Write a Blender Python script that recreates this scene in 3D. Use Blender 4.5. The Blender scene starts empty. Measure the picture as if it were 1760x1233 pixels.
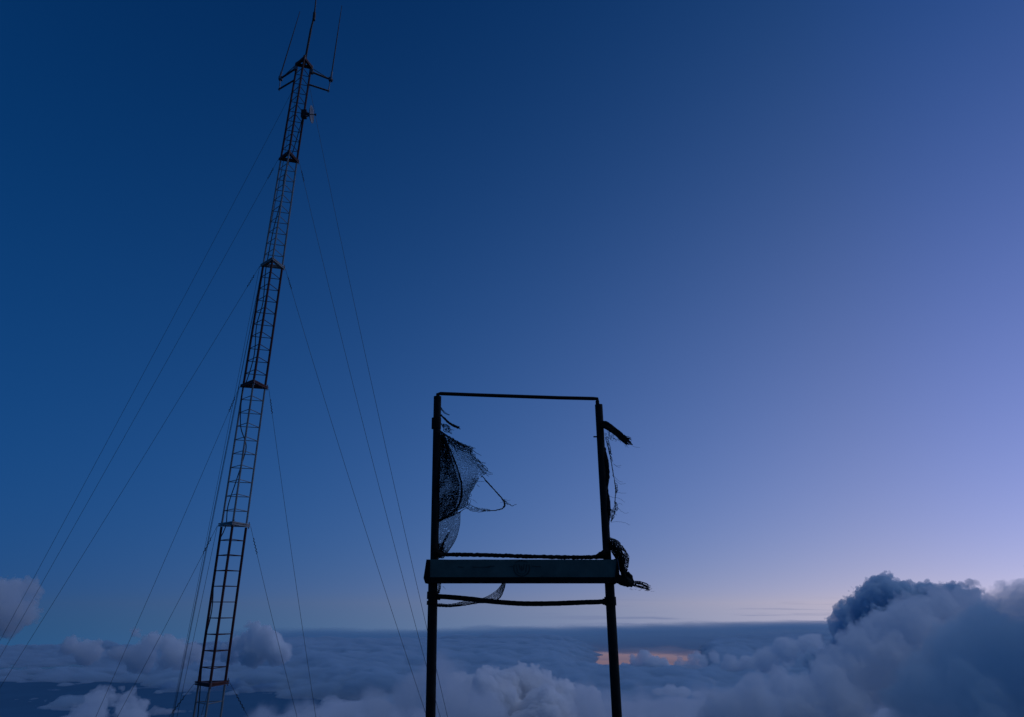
import bpy, bmesh, math, random
from math import radians, degrees, sin, cos, tan, atan, atan2, pi, hypot, sqrt, exp
from mathutils import Vector, Matrix, noise as mnoise

random.seed(11)
SC = bpy.context.scene
COL = SC.collection

# ------------------------------------------------------------------ camera
FOCAL = 1215.0                      # focal length in units of the 1760 wide frame
PITCH = radians(19.07)
cam = bpy.data.cameras.new('camera')
cam_ob = bpy.data.objects.new('camera', cam)
COL.objects.link(cam_ob)
cam.sensor_width = 36.0
cam.lens = FOCAL / 1760 * 36
cam.clip_start = 0.1
cam.clip_end = 200000
cam_ob.location = (0, 0, 0)
cam_ob.rotation_euler = (pi / 2 + PITCH, 0, 0)
SC.camera = cam_ob

# ------------------------------------------------------------------ twilight sky
# low in the blue hour: brightest over the place where the sun sits below the
# horizon (SUN_AZ to the right of the view axis), deepest blue opposite and overhead
SUN_AZ = 55.0
world = bpy.data.worlds.new('World')
SC.world = world
world.use_nodes = True
nt = world.node_tree
nt.nodes.clear()


class NG:
    """small helper to write node maths"""
    def __init__(self, tree):
        self.t = tree
        self.N = tree.nodes
        self.L = tree.links

    def _in(self, sock, v):
        if isinstance(v, (int, float)):
            sock.default_value = v
        elif isinstance(v, (tuple, list, Vector)):
            sock.default_value = tuple(v)
        else:
            self.L.new(v, sock)

    def m(self, op, a, b=None, c=None, clamp=False):
        n = self.N.new('ShaderNodeMath')
        n.operation = op
        n.use_clamp = clamp
        for i, v in enumerate((a, b, c)):
            if v is not None:
                self._in(n.inputs[i], v)
        return n.outputs[0]

    def v(self, op, a, b=None, c=None):
        n = self.N.new('ShaderNodeVectorMath')
        n.operation = op
        for i, x in enumerate((a, b, c)):
            if x is not None:
                self._in(n.inputs[i], x)
        return n.outputs['Value'] if op in ('DISTANCE', 'LENGTH', 'DOT_PRODUCT') else n.outputs['Vector']

    def noise(self, vec, scale, detail=4, rough=.5, lac=2.0, dist=0.0):
        n = self.N.new('ShaderNodeTexNoise')
        n.inputs['Scale'].default_value = scale
        n.inputs['Detail'].default_value = detail
        n.inputs['Roughness'].default_value = rough
        n.inputs['Lacunarity'].default_value = lac
        n.inputs['Distortion'].default_value = dist
        self._in(n.inputs['Vector'], vec)
        return n.outputs[0]

    def cells(self, vec, scale, detail=1.0, rough=.5, smooth=0):
        n = self.N.new('ShaderNodeTexVoronoi')
        n.feature = 'F1'
        n.normalize = True
        n.inputs['Scale'].default_value = scale
        n.inputs['Detail'].default_value = detail
        n.inputs['Roughness'].default_value = rough
        self._in(n.inputs['Vector'], vec)
        return n.outputs['Distance']

    def sep(self, vec):
        n = self.N.new('ShaderNodeSeparateXYZ')
        self._in(n.inputs[0], vec)
        return n.outputs

    def comb(self, x, y, z):
        n = self.N.new('ShaderNodeCombineXYZ')
        for i, q in enumerate((x, y, z)):
            self._in(n.inputs[i], q)
        return n.outputs[0]

    def smooth(self, x, lo, hi):
        n = self.N.new('ShaderNodeMapRange')
        n.interpolation_type = 'SMOOTHSTEP'
        self._in(n.inputs['Value'], x)
        n.inputs['From Min'].default_value = lo
        n.inputs['From Max'].default_value = hi
        return n.outputs[0]


g = NG(nt)
geo = nt.nodes.new('ShaderNodeTexCoord')
dirn = g.v('NORMALIZE', geo.outputs['Generated'])
dx, dy, dz = g.sep(dirn)
hyp = g.m('SQRT', g.m('ADD', g.m('MULTIPLY', dx, dx), g.m('MULTIPLY', dy, dy)))
hyp = g.m('MAXIMUM', hyp, 1e-4)
e_deg = g.m('MULTIPLY', g.m('ARCTAN2', dz, hyp), 180 / pi)
sa, ca = sin(radians(SUN_AZ)), cos(radians(SUN_AZ))
s_ = g.m('DIVIDE', g.m('ADD', g.m('MULTIPLY', dx, sa), g.m('MULTIPLY', dy, ca)), hyp)
# near the zenith the azimuth loses its meaning
fade = g.smooth(e_deg, 48, 88)
s_ = g.m('ADD', g.m('MULTIPLY', s_, g.m('SUBTRACT', 1.0, fade)), g.m('MULTIPLY', fade, 0.1))
s_ = g.m('MINIMUM', g.m('MAXIMUM', s_, -0.25), 0.985)
e_c = g.m('MULTIPLY', g.m('MINIMUM', g.m('MAXIMUM', e_deg, -3.0), 55.0), 1 / 45)
ex = g.m('EXPONENT', g.m('MULTIPLY', g.m('ABSOLUTE', e_c), -45 / 4))
basis = [None, s_, g.m('MULTIPLY', s_, s_), e_c, g.m('MULTIPLY', e_c, e_c), g.m('MULTIPLY', s_, e_c),
         ex, g.m('MULTIPLY', s_, ex), g.m('POWER', g.m('MAXIMUM', e_c, 0.0), 3.0)]
WC = [[-4.4077, -2.4836, -1.2952], [3.1765, 0.7696, 0.4414], [0.4669, 0.9678, 0.6936], [-2.4303, -1.1427, -0.7929], [-0.3906, -0.3431, -0.4376], [0.0011, -0.7927, -0.488], [0.7171, -0.0306, -0.2105], [-0.1729, 0.3703, 0.1004], [-0.4709, 0.2292, 0.277]]
chan = []
for c in range(3):
    acc = None
    for b, w in zip(basis, WC):
        acc = g.m('ADD', 0.0, w[c]) if b is None else g.m('MULTIPLY_ADD', b, w[c], acc)
    chan.append(g.m('EXPONENT', acc))
# dust greys the lowest band a little; towards the glow the air turns a cooler lavender
dust = g.m('SUBTRACT', 1.0, g.smooth(e_deg, -1.8, 1.2))
cool = g.smooth(s_, .86, .97)
chan[0] = g.m('MULTIPLY', chan[0], g.m('MULTIPLY_ADD', cool, -.07, g.m('MULTIPLY_ADD', dust, .05, 1.0)))
chan[2] = g.m('MULTIPLY', chan[2], g.m('MULTIPLY_ADD', cool, .10, g.m('MULTIPLY_ADD', dust, -.12, 1.0)))
skycol = g.comb(*chan)

# thin far-off stratus streaks lying along the horizon
strk = g.comb(g.m('MULTIPLY', g.m('ARCTAN2', dx, dy), 6.0), g.m('MULTIPLY', e_deg, 3.2), 3.0)
sn = g.noise(strk, 1.0, 5, .55)
band = g.m('SUBTRACT', 1.0, g.smooth(e_deg, -1.3, 0.9))
az_deg = g.m('MULTIPLY', g.m('ARCTAN2', dx, dy), 180 / pi)
band = g.m('MULTIPLY', band, g.smooth(az_deg, -2, 14))
amt = g.m('MULTIPLY', g.smooth(g.m('MULTIPLY_ADD', g.smooth(e_deg, -1.9, -.6), -.06, sn), .47, .60), g.m('MULTIPLY', band, .6))
mixs = nt.nodes.new('ShaderNodeMix')
mixs.data_type = 'RGBA'
g.L.new(amt, mixs.inputs['Factor'])
g.L.new(skycol, mixs.inputs['A'])
mixs.inputs['B'].default_value = (.13, .17, .33, 1)
# warm last light low beneath the far cloud shelf
warm = g.m('MULTIPLY', g.smooth(az_deg, -25, 5), g.m('SUBTRACT', 1.0, g.smooth(e_deg, -3.2, -2.0)))
warm = g.m('MULTIPLY', warm, g.m('MULTIPLY_ADD', sn, 1.2, .1, clamp=True))
# below the horizon: dim blue of the low air
low = g.smooth(e_deg, -4.4, -2.6)
mixl = nt.nodes.new('ShaderNodeMix')
mixl.data_type = 'RGBA'
g.L.new(low, mixl.inputs['Factor'])
mixl.inputs['A'].default_value = (.02, .055, .14, 1)
g.L.new(mixs.outputs['Result'], mixl.inputs['B'])
mixw = nt.nodes.new('ShaderNodeMix')
mixw.data_type = 'RGBA'
g.L.new(g.m('MULTIPLY', g.m('MULTIPLY', warm, .95), g.smooth(e_deg, -8, -5)), mixw.inputs['Factor'])
g.L.new(mixl.outputs['Result'], mixw.inputs['A'])
mixw.inputs['B'].default_value = (.25, .16, .195, 1)
bg1 = nt.nodes.new('ShaderNodeBackground')
g.L.new(mixw.outputs['Result'], bg1.inputs[0])
bg1.inputs[1].default_value = 1.0
nish = nt.nodes.new('ShaderNodeTexSky')
nish.sky_type = 'NISHITA'
nish.sun_disc = False
nish.sun_elevation = radians(-2.0)
nish.sun_rotation = radians(80)
nish.altitude = 2500
bg2 = nt.nodes.new('ShaderNodeBackground')
g.L.new(nish.outputs[0], bg2.inputs[0])
bg2.inputs[1].default_value = 0.01
add = nt.nodes.new('ShaderNodeAddShader')
wo = nt.nodes.new('ShaderNodeOutputWorld')
g.L.new(bg1.outputs[0], add.inputs[0])
g.L.new(bg2.outputs[0], add.inputs[1])
g.L.new(add.outputs[0], wo.inputs['Surface'])

# broad soft fill lamp, added to brighten the pale clouds
sun = bpy.data.lights.new('cloud_fill', 'SUN')
sun.energy = 0.55
sun.angle = radians(50)
sun.color = (.64, .75, 1.0)
sun_ob = bpy.data.objects.new('cloud_fill', sun)
COL.objects.link(sun_ob)
LAMP_AZ, LAMP_EL = 80.0, 60.0      # placed high on the right so the cloud tops catch it
_d = Vector((sin(radians(LAMP_AZ)) * cos(radians(LAMP_EL)), cos(radians(LAMP_AZ)) * cos(radians(LAMP_EL)), sin(radians(LAMP_EL))))
sun_ob.rotation_euler = (-_d).to_track_quat('-Z', 'Y').to_euler()

SC.view_settings.view_transform = 'Standard'
SC.view_settings.look = 'None'
SC.view_settings.exposure = 0
SC.view_settings.gamma = 1
SC.cycles.volume_bounces = 24
SC.cycles.max_bounces = 28
SC.cycles.volume_step_rate = 1.0
SC.cycles.volume_max_steps = 512


# ------------------------------------------------------------------ helpers
def ray(py):
    """slope z / y of the picture row py"""
    return tan(PITCH + atan((616.5 - py) / FOCAL))


def at(px, py, Y):
    """world point seen in column px, row py at distance Y ahead"""
    t = ray(py)
    return Vector(((px - 880) / FOCAL * (cos(PITCH) + t * sin(PITCH)) * Y, Y, t * Y))


def pxsize(py, Y):
    return (cos(PITCH) + ray(py) * sin(PITCH)) * Y / FOCAL


def tag(o, label=None, cat=None, group=None, kind=None):
    if label: o['label'] = label
    if cat: o['category'] = cat
    if group: o['group'] = group
    if kind: o['kind'] = kind
    return o


def empty(name, loc):
    o = bpy.data.objects.new(name, None)
    o.location = loc
    o.empty_display_size = .2
    COL.objects.link(o)
    return o


def link(name, me, mat, parent=None, smooth=False):
    o = bpy.data.objects.new(name, me)
    COL.objects.link(o)
    if mat and not me.materials:
        me.materials.append(mat)
    if smooth:
        for p in me.polygons:
            p.use_smooth = True
    if parent:
        o.parent = parent
        o.matrix_parent_inverse = Matrix.Translation(-world_loc(parent))
    return o


def world_loc(o):
    # parents are only ever translated
    v = o.location.copy()
    if o.parent:
        v = v + Vector((0, 0, 0))
    return v


class MB:
    def __init__(self):
        self.v = []
        self.f = []

    def tube(self, pts, r, sides=8, cap=True, twist=0):
        pts = [Vector(p) for p in pts]
        n = len(pts)
        rs = r if isinstance(r, (list, tuple)) else [r] * n
        base = len(self.v)
        up = None
        for i, p in enumerate(pts):
            d = (pts[min(i + 1, n - 1)] - pts[max(i - 1, 0)])
            if d.length < 1e-9:
                d = Vector((0, 0, 1))
            d.normalize()
            if up is None:
                up = Vector((0, 0, 1)) if abs(d.z) < .9 else Vector((0, 1, 0))
            a = d.cross(up)
            if a.length < 1e-6:
                a = d.cross(Vector((1, 0, 0)))
            a.normalize()
            b = a.cross(d).normalized()
            up = b
            for k in range(sides):
                th = 2 * pi * k / sides + twist
                self.v.append(p + (a * cos(th) + b * sin(th)) * rs[i])
        for i in range(n - 1):
            for k in range(sides):
                k2 = (k + 1) % sides
                self.f.append((base + i * sides + k, base + i * sides + k2, base + (i + 1) * sides + k2, base + (i + 1) * sides + k))
        if cap:
            self.f.append(tuple(base + k for k in range(sides))[::-1])
            self.f.append(tuple(base + (n - 1) * sides + k for k in range(sides)))
        return self

    def hexa(self, c):
        """box from 8 corners: 4 of the bottom loop, 4 of the top loop"""
        b = len(self.v)
        self.v += [Vector(p) for p in c]
        for q in ((3, 2, 1, 0), (4, 5, 6, 7), (0, 1, 5, 4), (1, 2, 6, 5), (2, 3, 7, 6), (3, 0, 4, 7)):
            self.f.append(tuple(b + i for i in q))
        return self

    def box(self, lo, hi):
        x0, y0, z0 = lo
        x1, y1, z1 = hi
        return self.hexa([(x0, y0, z0), (x1, y0, z0), (x1, y1, z0), (x0, y1, z0), (x0, y0, z1), (x1, y0, z1), (x1, y1, z1), (x0, y1, z1)])

    def bar(self, p, q, w, h, up=Vector((0, 0, 1))):
        p, q = Vector(p), Vector(q)
        d = (q - p).normalized()
        a = d.cross(up).normalized() * w / 2
        b = a.cross(d).normalized() * h / 2
        return self.hexa([p - a - b, p + a - b, p + a + b, p - a + b, q - a - b, q + a - b, q + a + b, q - a + b])

    def build(self, name, mat, parent=None, smooth=False, origin=None):
        org = Vector(origin) if origin is not None else Vector((0, 0, 0))
        if origin is None and parent is None and self.v:
            xs = [p.x for p in self.v]; ys = [p.y for p in self.v]; zs = [p.z for p in self.v]
            org = Vector(((min(xs) + max(xs)) / 2, (min(ys) + max(ys)) / 2, min(zs)))
        me = bpy.data.meshes.new(name)
        me.from_pydata([tuple(p - org) for p in self.v], [], self.f)
        me.update()
        me.validate()
        o = link(name, me, mat, parent, smooth)
        o.location = org
        return o


def catmull(pts, n=8):
    pts = [Vector(p) for p in pts]
    if len(pts) < 3:
        return [pts[0].lerp(pts[-1], i / n) for i in range(n + 1)]
    P = [2 * pts[0] - pts[1]] + pts + [2 * pts[-1] - pts[-2]]
    out = []
    for i in range(1, len(P) - 2):
        for k in range(n):
            t = k / n
            a, b, c, d = P[i - 1], P[i], P[i + 1], P[i + 2]
            out.append(.5 * ((2 * b) + (c - a) * t + (2 * a - 5 * b + 4 * c - d) * t * t + (3 * b - a - 3 * c + d) * t ** 3))
    out.append(pts[-1])
    return out


def material(name, base, rough=.6, metal=0.0, nscale=20, var=.35, second=None, bump=.2, stain=None):
    m = bpy.data.materials.new(name)
    m.use_nodes = True
    t = m.node_tree
    bs = t.nodes['Principled BSDF']
    q = NG(t)
    tc = t.nodes.new('ShaderNodeTexCoord')
    n1 = q.noise(tc.outputs['Object'], nscale, 6, .6)
    n2 = q.noise(tc.outputs['Object'], nscale * .23, 4, .6)
    mx = t.nodes.new('ShaderNodeMix')
    mx.data_type = 'RGBA'
    q.L.new(q.smooth(q.m('ADD', q.m('MULTIPLY', n1, .5), q.m('MULTIPLY', n2, .5)), .5 - var * .4, .5 + var * .4), mx.inputs['Factor'])
    mx.inputs['A'].default_value = (*base, 1)
    mx.inputs['B'].default_value = (*(second or [c * .55 for c in base]), 1)
    q.L.new(mx.outputs['Result'], bs.inputs['Base Color'])
    bs.inputs['Metallic'].default_value = metal
    q.L.new(q.m('MULTIPLY_ADD', n1, .3, rough - .15), bs.inputs['Roughness'])
    bs.inputs['Specular IOR Level'].default_value = .25
    bp = t.nodes.new('ShaderNodeBump')
    bp.inputs['Strength'].default_value = bump
    bp.inputs['Distance'].default_value = .004
    q.L.new(n1, bp.inputs['Height'])
    q.L.new(bp.outputs[0], bs.inputs['Normal'])
    return m


M = {
    'post': material('weathered_green_steel', (.010, .016, .012), .75, 0, 30, .5, (.007, .005, .004)),
    'bar': material('rusted_dark_pipe', (.008, .007, .006), .85, 0, 60, .5, (.016, .009, .005), .6),
    'board': material('faded_teal_board', (.13, .19, .15), .8, 0, 14, .9, (.045, .08, .065), .3),
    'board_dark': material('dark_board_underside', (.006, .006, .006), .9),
    'emblem': material('faded_emblem_paint', (.03, .045, .035), .8, 0, 40, .8, (.06, .09, .07)),
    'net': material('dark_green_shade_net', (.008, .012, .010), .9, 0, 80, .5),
    'net_lit': material('lit_shade_net', (.022, .045, .045), .9, 0, 80, .5),  # lighter copy of the net, its lit look put into the colour
    'rope': material('blackened_rope', (.007, .006, .005), .95, 0, 200, .5, None, .8),
    'red': material('oxide_red_mast_paint', (.12, .030, .022), .6, 0, 6, .6, (.05, .018, .014)),
    'white': material('weathered_white_mast_paint', (.34, .36, .35), .5, 0, 5, .6, (.15, .14, .12)),
    'antenna': material('dark_antenna_metal', (.06, .045, .04), .5, .5, 10),
    'galv': material('galvanised_steel', (.20, .21, .22), .45, .6, 14),
    'dish': material('pale_dish_paint', (.30, .31, .32), .5, 0, 6, .3),
    'wire': material('steel_guy_wire', (.05, .05, .055), .6, .4, 5),
    'cable': material('black_cable', (.015, .015, .015), .6),
    'ground': material('volcanic_soil', (.05, .045, .035), .95, 0, 1.2, .6, (.03, .04, .02), 1.0),
    'sea': material('haze_tinted_lowland', (.05, .17, .30), .9, 0, .0006, .8, (.035, .13, .24), 0),  # blue of the hazy air in between is put into this colour
    'concrete': material('anchor_concrete', (.25, .24, .22), .9, 0, 8),
}


# ------------------------------------------------------------------ mountain and low country
def ground_z(x, y):
    r = hypot(x, y + 2)
    K = [(0, -1.64), (6, -1.70), (9, -2.5), (15, -4.6), (19, -6.1), (24, -8.6), (40, -19), (120, -75), (400, -260), (1200, -760), (2600, -1500), (3600, -1905)]
    for (r0, z0), (r1, z1) in zip(K, K[1:]):
        if r <= r1:
            u = (r - r0) / (r1 - r0)
            z = z0 + (z1 - z0) * u
            break
    else:
        z = -1905
    a = min(max((r - 5) / 40, 0), 1)
    z += a * r * .035 * (mnoise.fractal(Vector((x / (20 + r * .4), y / (20 + r * .4), 3)), 1.0, 2.0, 5) - .35)
    z += .03 * mnoise.noise(Vector((x * .9, y * .9, 0))) * min(1, r / 4)
    return z


def build_ground():
    radii = [0]
    r = .4
    while r < 3600:
        radii.append(r)
        r *= 1.075
    radii.append(3600)
    na = 96
    v = [(0, -2, ground_z(0, -2))]
    f = []
    for r in radii[1:]:
        for k in range(na):
            a = 2 * pi * k / na
            x, y = r * cos(a), r * sin(a) - 2
            v.append((x, y, ground_z(x, y)))
    for k in range(na):
        f.append((0, 1 + k, 1 + (k + 1) % na))
    for i in range(len(radii) - 2):
        b = 1 + i * na
        for k in range(na):
            k2 = (k + 1) % na
            f.append((b + k, b + na + k, b + na + k2, b + k2))
    me = bpy.data.meshes.new('mountain_ground')
    me.from_pydata(v, [], f)
    o = link('mountain_ground', me, M['ground'], None, True)
    tag(o, kind='structure')


build_ground()
# the low country far below, out to the horizon
me = bpy.data.meshes.new('lowland')
na = 180
vv = [(0, 0, 0)] + [(25000 * cos(2 * pi * k / na), 25000 * sin(2 * pi * k / na), 0) for k in range(na)]
me.from_pydata(vv, [], [(0, 1 + k, 1 + (k + 1) % na) for k in range(na)])
o = link('lowland', me, M['sea'])
o.location = (0, 0, -1900)
tag(o, kind='structure')

# ------------------------------------------------------------------ clouds: real volumes
def cloud_material(name, density, colour=(.984, .995, 1.0), aniso=0.2):
    m = bpy.data.materials.new(name)
    m.use_nodes = True
    t = m.node_tree
    t.nodes.clear()
    pv = t.nodes.new('ShaderNodeVolumePrincipled')
    o = t.nodes.new('ShaderNodeOutputMaterial')
    pv.inputs['Color'].default_value = (*colour, 1)
    pv.inputs['Density'].default_value = density
    pv.inputs['Anisotropy'].default_value = aniso
    t.links.new(pv.outputs[0], o.inputs['Volume'])
    return m


def volume_object(name, lo, hi, voxel, field, mat, origin=None, solid=False):
    """field(g, pos) writes a density from 0 to 1 in world metres"""
    org = Vector(origin) if origin is not None else Vector(((lo[0] + hi[0]) / 2, (lo[1] + hi[1]) / 2, lo[2]))
    ng = bpy.data.node_groups.new(name, 'GeometryNodeTree')
    ng.interface.new_socket('Geometry', in_out='OUTPUT', socket_type='NodeSocketGeometry')
    q = NG(ng)
    out = ng.nodes.new('NodeGroupOutput')
    vc = ng.nodes.new('GeometryNodeVolumeCube')
    vc.inputs['Min'].default_value = tuple(Vector(lo) - org)
    vc.inputs['Max'].default_value = tuple(Vector(hi) - org)
    vx = voxel if isinstance(voxel, (tuple, list)) else (voxel,) * 3
    for k, a in enumerate('XYZ'):
        vc.inputs['Resolution ' + a].default_value = max(4, int((hi[k] - lo[k]) / vx[k]))
    pos = ng.nodes.new('GeometryNodeInputPosition')
    p = q.v('ADD', pos.outputs[0], tuple(org))
    d = field(q, p)
    ng.links.new(d, vc.inputs['Density'])
    sm = ng.nodes.new('GeometryNodeSetMaterial')
    sm.inputs['Material'].default_value = mat
    src = vc.outputs[0]
    if solid:                                   # a closed skin filled evenly with cloud
        v2m = ng.nodes.new('GeometryNodeVolumeToMesh')
        v2m.resolution_mode = 'GRID'
        v2m.inputs['Threshold'].default_value = .25
        v2m.inputs['Adaptivity'].default_value = 0.0
        ng.links.new(src, v2m.inputs['Volume'])
        src = v2m.outputs[0]
    ng.links.new(src, sm.inputs[0])
    ng.links.new(sm.outputs[0], out.inputs[0])
    vd = bpy.data.meshes.new(name) if solid else bpy.data.volumes.new(name)
    vd.materials.append(mat)
    o = bpy.data.objects.new(name, vd)
    COL.objects.link(o)
    o.location = org
    md = o.modifiers.new('density', 'NODES')
    md.node_group = ng
    return o


def blob_cloud(name, label, blobs, voxel, amp, nscale, soft, density, colour=(.984, .995, 1.0), seed=0.0, detail=8, rough=.64, k=.25, aniso=.2, cat='cloud', crisp=True, group=None):
    """blobs: (px, py, Y, radius in picture units, squash of z)"""
    bl = []
    for b in blobs:
        px, py, Y, rp = b[:4]
        sq = b[4] if len(b) > 4 else 1.0
        bl.append((at(px, py, Y), rp * pxsize(py, Y), sq))
    if crisp:                                   # heads of many sizes budding from the main ones
        rb = random.Random(int(abs(blobs[0][0]) + abs(blobs[0][1])))
        for c_, r_, q_ in list(bl):
            for _ in range(3):
                a_, e_ = rb.uniform(0, 2 * pi), rb.uniform(-.1, 1.2)
                d_ = Vector((cos(a_) * cos(e_), sin(a_) * cos(e_), sin(e_)))
                bl.append((c_ + d_ * r_ * rb.uniform(.75, .95), r_ * rb.uniform(.22, .5), q_))
    pad = amp * .45
    lo = [min(c[i] - r * (1 / q if i == 2 else 1) for c, r, q in bl) - pad for i in range(3)]
    hi = [max(c[i] + r * (1 / q if i == 2 else 1) for c, r, q in bl) + pad for i in range(3)]
    rmean = sum(r for _, r, _ in bl) / len(bl)

    def field(q, p):
        cur = None
        for c, r, sq in bl:
            dv = q.v('SUBTRACT', p, c)
            if sq != 1.0:
                dv = q.v('MULTIPLY', dv, (1, 1, sq))
            d = q.m('SUBTRACT', q.v('LENGTH', dv), r)
            cur = d if cur is None else q.m('SMOOTH_MIN', cur, d, r * k + 1)
        pv = q.v('ADD', p, (seed * 1000, seed * 371, 0))
        # slow wander of the outline, then rounded billows on billows
        n1 = q.m('SUBTRACT', q.noise(pv, nscale, detail, rough), .5)
        wob = q.noise(pv, nscale * 2.5, 2, .5)
        v1 = q.cells(q.v('ADD', pv, q.comb(q.m('MULTIPLY', wob, 9 / nscale / 60), 0.0, q.m('MULTIPLY', wob, 6 / nscale / 60))), nscale * 2.4, 2.0, .55)
        sd = q.m('MULTIPLY_ADD', n1, -amp * (1.7 if crisp else 2.0), cur)
        sd = q.m('MULTIPLY_ADD', q.m('SUBTRACT', v1, .33), amp * (1.0 if crisp else .5), sd)
        return q.m('MULTIPLY', sd, -1 / soft, clamp=True)
    o = volume_object(name, lo, hi, voxel, field, cloud_material(name, density, colour, aniso), solid=crisp)
    tag(o, label, cat, group)
    return o



# broken deck of cloud reaching towards the horizon
def far_field(q, p):
    x, y, z = q.sep(p)
    u = q.m('DIVIDE', x, y)
    flat = q.v('MULTIPLY', p, (1, 1, 1.4))
    n = q.noise(flat, 1 / 600, 8, .62)
    n2 = q.noise(p, 1 / 2600, 3, .5)
    v1 = q.cells(flat, 1 / 190, 2.5, .6)
    h = q.m('MULTIPLY_ADD', q.m('SUBTRACT', n, .5), 150, -352)
    h = q.m('MULTIPLY_ADD', q.m('SUBTRACT', n2, .5), 150, h)
    h = q.m('MULTIPLY_ADD', q.m('SUBTRACT', .38, v1), 170, h)
    h = q.m('MULTIPLY_ADD', q.m('MULTIPLY', q.m('SUBTRACT', 1.0, q.smooth(u, -.48, -.26)), q.smooth(y, 3200, 5600)), -95, h)
    # gap on the left through which the dark low country shows
    yn = q.m('MULTIPLY_ADD', q.m('SUBTRACT', q.noise(p, 1 / 1100, 5, .6), .5), 2600, y)
    un = q.m('MULTIPLY_ADD', q.m('SUBTRACT', q.noise(p, 1 / 800, 5, .6), .5), .35, u)
    gap = q.m('MULTIPLY', q.m('SUBTRACT', 1.0, q.smooth(un, -.26, -.06)), q.m('SUBTRACT', 1.0, q.smooth(yn, 3500, 4900)))
    h = q.m('MULTIPLY_ADD', gap, -150, h)
    # the deck breaks off under the far shelf where the last light comes through
    slot = q.m('MULTIPLY', q.m('MULTIPLY', q.smooth(u, .05, .17), q.m('SUBTRACT', 1.0, q.smooth(u, .22, .27))), q.smooth(y, 4400, 5200))
    h = q.m('MULTIPLY_ADD', slot, -230, h)
    return q.m('MULTIPLY', q.m('SUBTRACT', h, z), 1 / 20, clamp=True)


MD = cloud_material('cloud_deck', .026, (.72, .86, .93))  # darker blue tint stands in for a haze veil over the deck
o = volume_object('cloud_deck', (-3400, 2000, -450), (3400, 4300, -240), (12, 12, 7), far_field, MD, solid=True)
tag(o, kind='stuff')
o = volume_object('cloud_deck', (-6600, 4300, -450), (6600, 8300, -240), (22, 20, 8), far_field, MD, solid=True)
tag(o, kind='stuff')


def shelf_field(q, p):
    x, y, z = q.sep(p)
    u = q.m('DIVIDE', x, y)
    flat = q.v('MULTIPLY', p, (1, 1, 9.0))
    n = q.noise(flat, 1 / 2600, 7, .55)
    top = q.m('MULTIPLY_ADD', q.m('SUBTRACT', q.noise(q.v('MULTIPLY', p, (1, .4, 9.0)), 1 / 1500, 7, .62), .5), 190, q.m('MULTIPLY_ADD', q.smooth(u, -.3, .5), 90, -292))
    bot = q.m('MULTIPLY_ADD', q.m('SUBTRACT', q.noise(flat, 1 / 900, 6, .6), .5), -330, -520)
    bot = q.m('ADD', bot, -30)
    a = q.m('MULTIPLY', q.m('SUBTRACT', top, z), 1 / 70, clamp=True)
    b = q.m('MULTIPLY', q.m('SUBTRACT', z, bot), 1 / 22, clamp=True)
    return q.m('MULTIPLY', q.m('MULTIPLY', a, b), q.smooth(u, -.42, -.24))


o = volume_object('stratus_shelf', (-8600, 8400, -620), (8600, 9700, -150), (50, 50, 7), shelf_field, cloud_material('stratus_shelf', .0022, (.60, .87, .98)))
tag(o, 'long flat slate blue cloud shelf stretched along the horizon above the pink gap', 'cloud')


def near_field(q, p):
    x, y, z = q.sep(p)
    u = q.m('DIVIDE', x, y)
    n = q.noise(p, 1 / 240, 8, .6)
    v1 = q.cells(p, 1 / 75, 3.0, .6)
    h = q.m('MULTIPLY_ADD', q.m('SUBTRACT', n, .5), 190, -190)
    h = q.m('MULTIPLY_ADD', q.m('SUBTRACT', .36, v1), 80, h)
    h = q.m('MULTIPLY_ADD', q.m('SUBTRACT', 1.0, q.smooth(u, -.42, -.12)), -40, h)
    h = q.m('MULTIPLY_ADD', q.smooth(y, 1300, 2000), -60, h)
    return q.m('MULTIPLY', q.m('SUBTRACT', h, z), 1 / 12, clamp=True)


o = volume_object('cloud_sea', (-1300, 850, -260), (1300, 2000, -95), (4, 4, 3.5), near_field, cloud_material('cloud_sea', .025, (.95, .97, .99)), solid=True)
tag(o, kind='stuff')

# the great bank on the right: dark tower behind, pale mist band across it, dark mass in front
blob_cloud('cumulus_cloud', 'dark blue knobbly cumulus tower with a sharp edge, behind the pale mist at right',
           [(1522, 1040, 1080, 44), (1494, 1060, 1080, 38), (1560, 1046, 1080, 42), (1466, 1078, 1080, 30), (1462, 1100, 1080, 30), (1520, 1100, 1060, 60), (1600, 1040, 1060, 34),
            (1640, 1034, 1040, 30), (1664, 1032, 1040, 24), (1610, 1080, 1040, 60), (1440, 1130, 1060, 26), (1405, 1142, 1060, 22), (1480, 1150, 1050, 50)],
           1.6, 38, 1 / 26, 4, .16, (.80, .91, .96))  # lowered scatter colour keeps the tower dark, in place of real shading
blob_cloud('cumulus_cloud', 'pale lavender billowing cloud slope climbing to the right across the dark tower',
           [(1660, 1052, 930, 34), (1612, 1050, 935, 34), (1575, 1062, 930, 38), (1545, 1084, 920, 40), (1508, 1104, 915, 38), (1478, 1124, 905, 36), (1455, 1150, 895, 40), (1410, 1176, 880, 38), (1360, 1198, 870, 40),
            (1305, 1214, 865, 40), (1250, 1232, 860, 36), (1530, 1150, 900, 60), (1600, 1110, 910, 56), (1440, 1210, 860, 56), (1690, 1080, 920, 34), (1380, 1240, 850, 50)],
           1.8, 56, 1 / 30, 6, .08, (.972, .988, 1.0))
blob_cloud('cumulus_cloud', 'thin drifting haze of torn cloud in front of the pale slope at lower right',
           [(1560, 1130, 850, 50), (1500, 1165, 840, 50), (1440, 1190, 830, 46), (1360, 1215, 820, 44), (1290, 1228, 810, 40), (1600, 1100, 850, 44)],
           3.0, 110, 1 / 55, 20, .006, (1, 1, 1), rough=.70, crisp=False, aniso=0)
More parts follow.
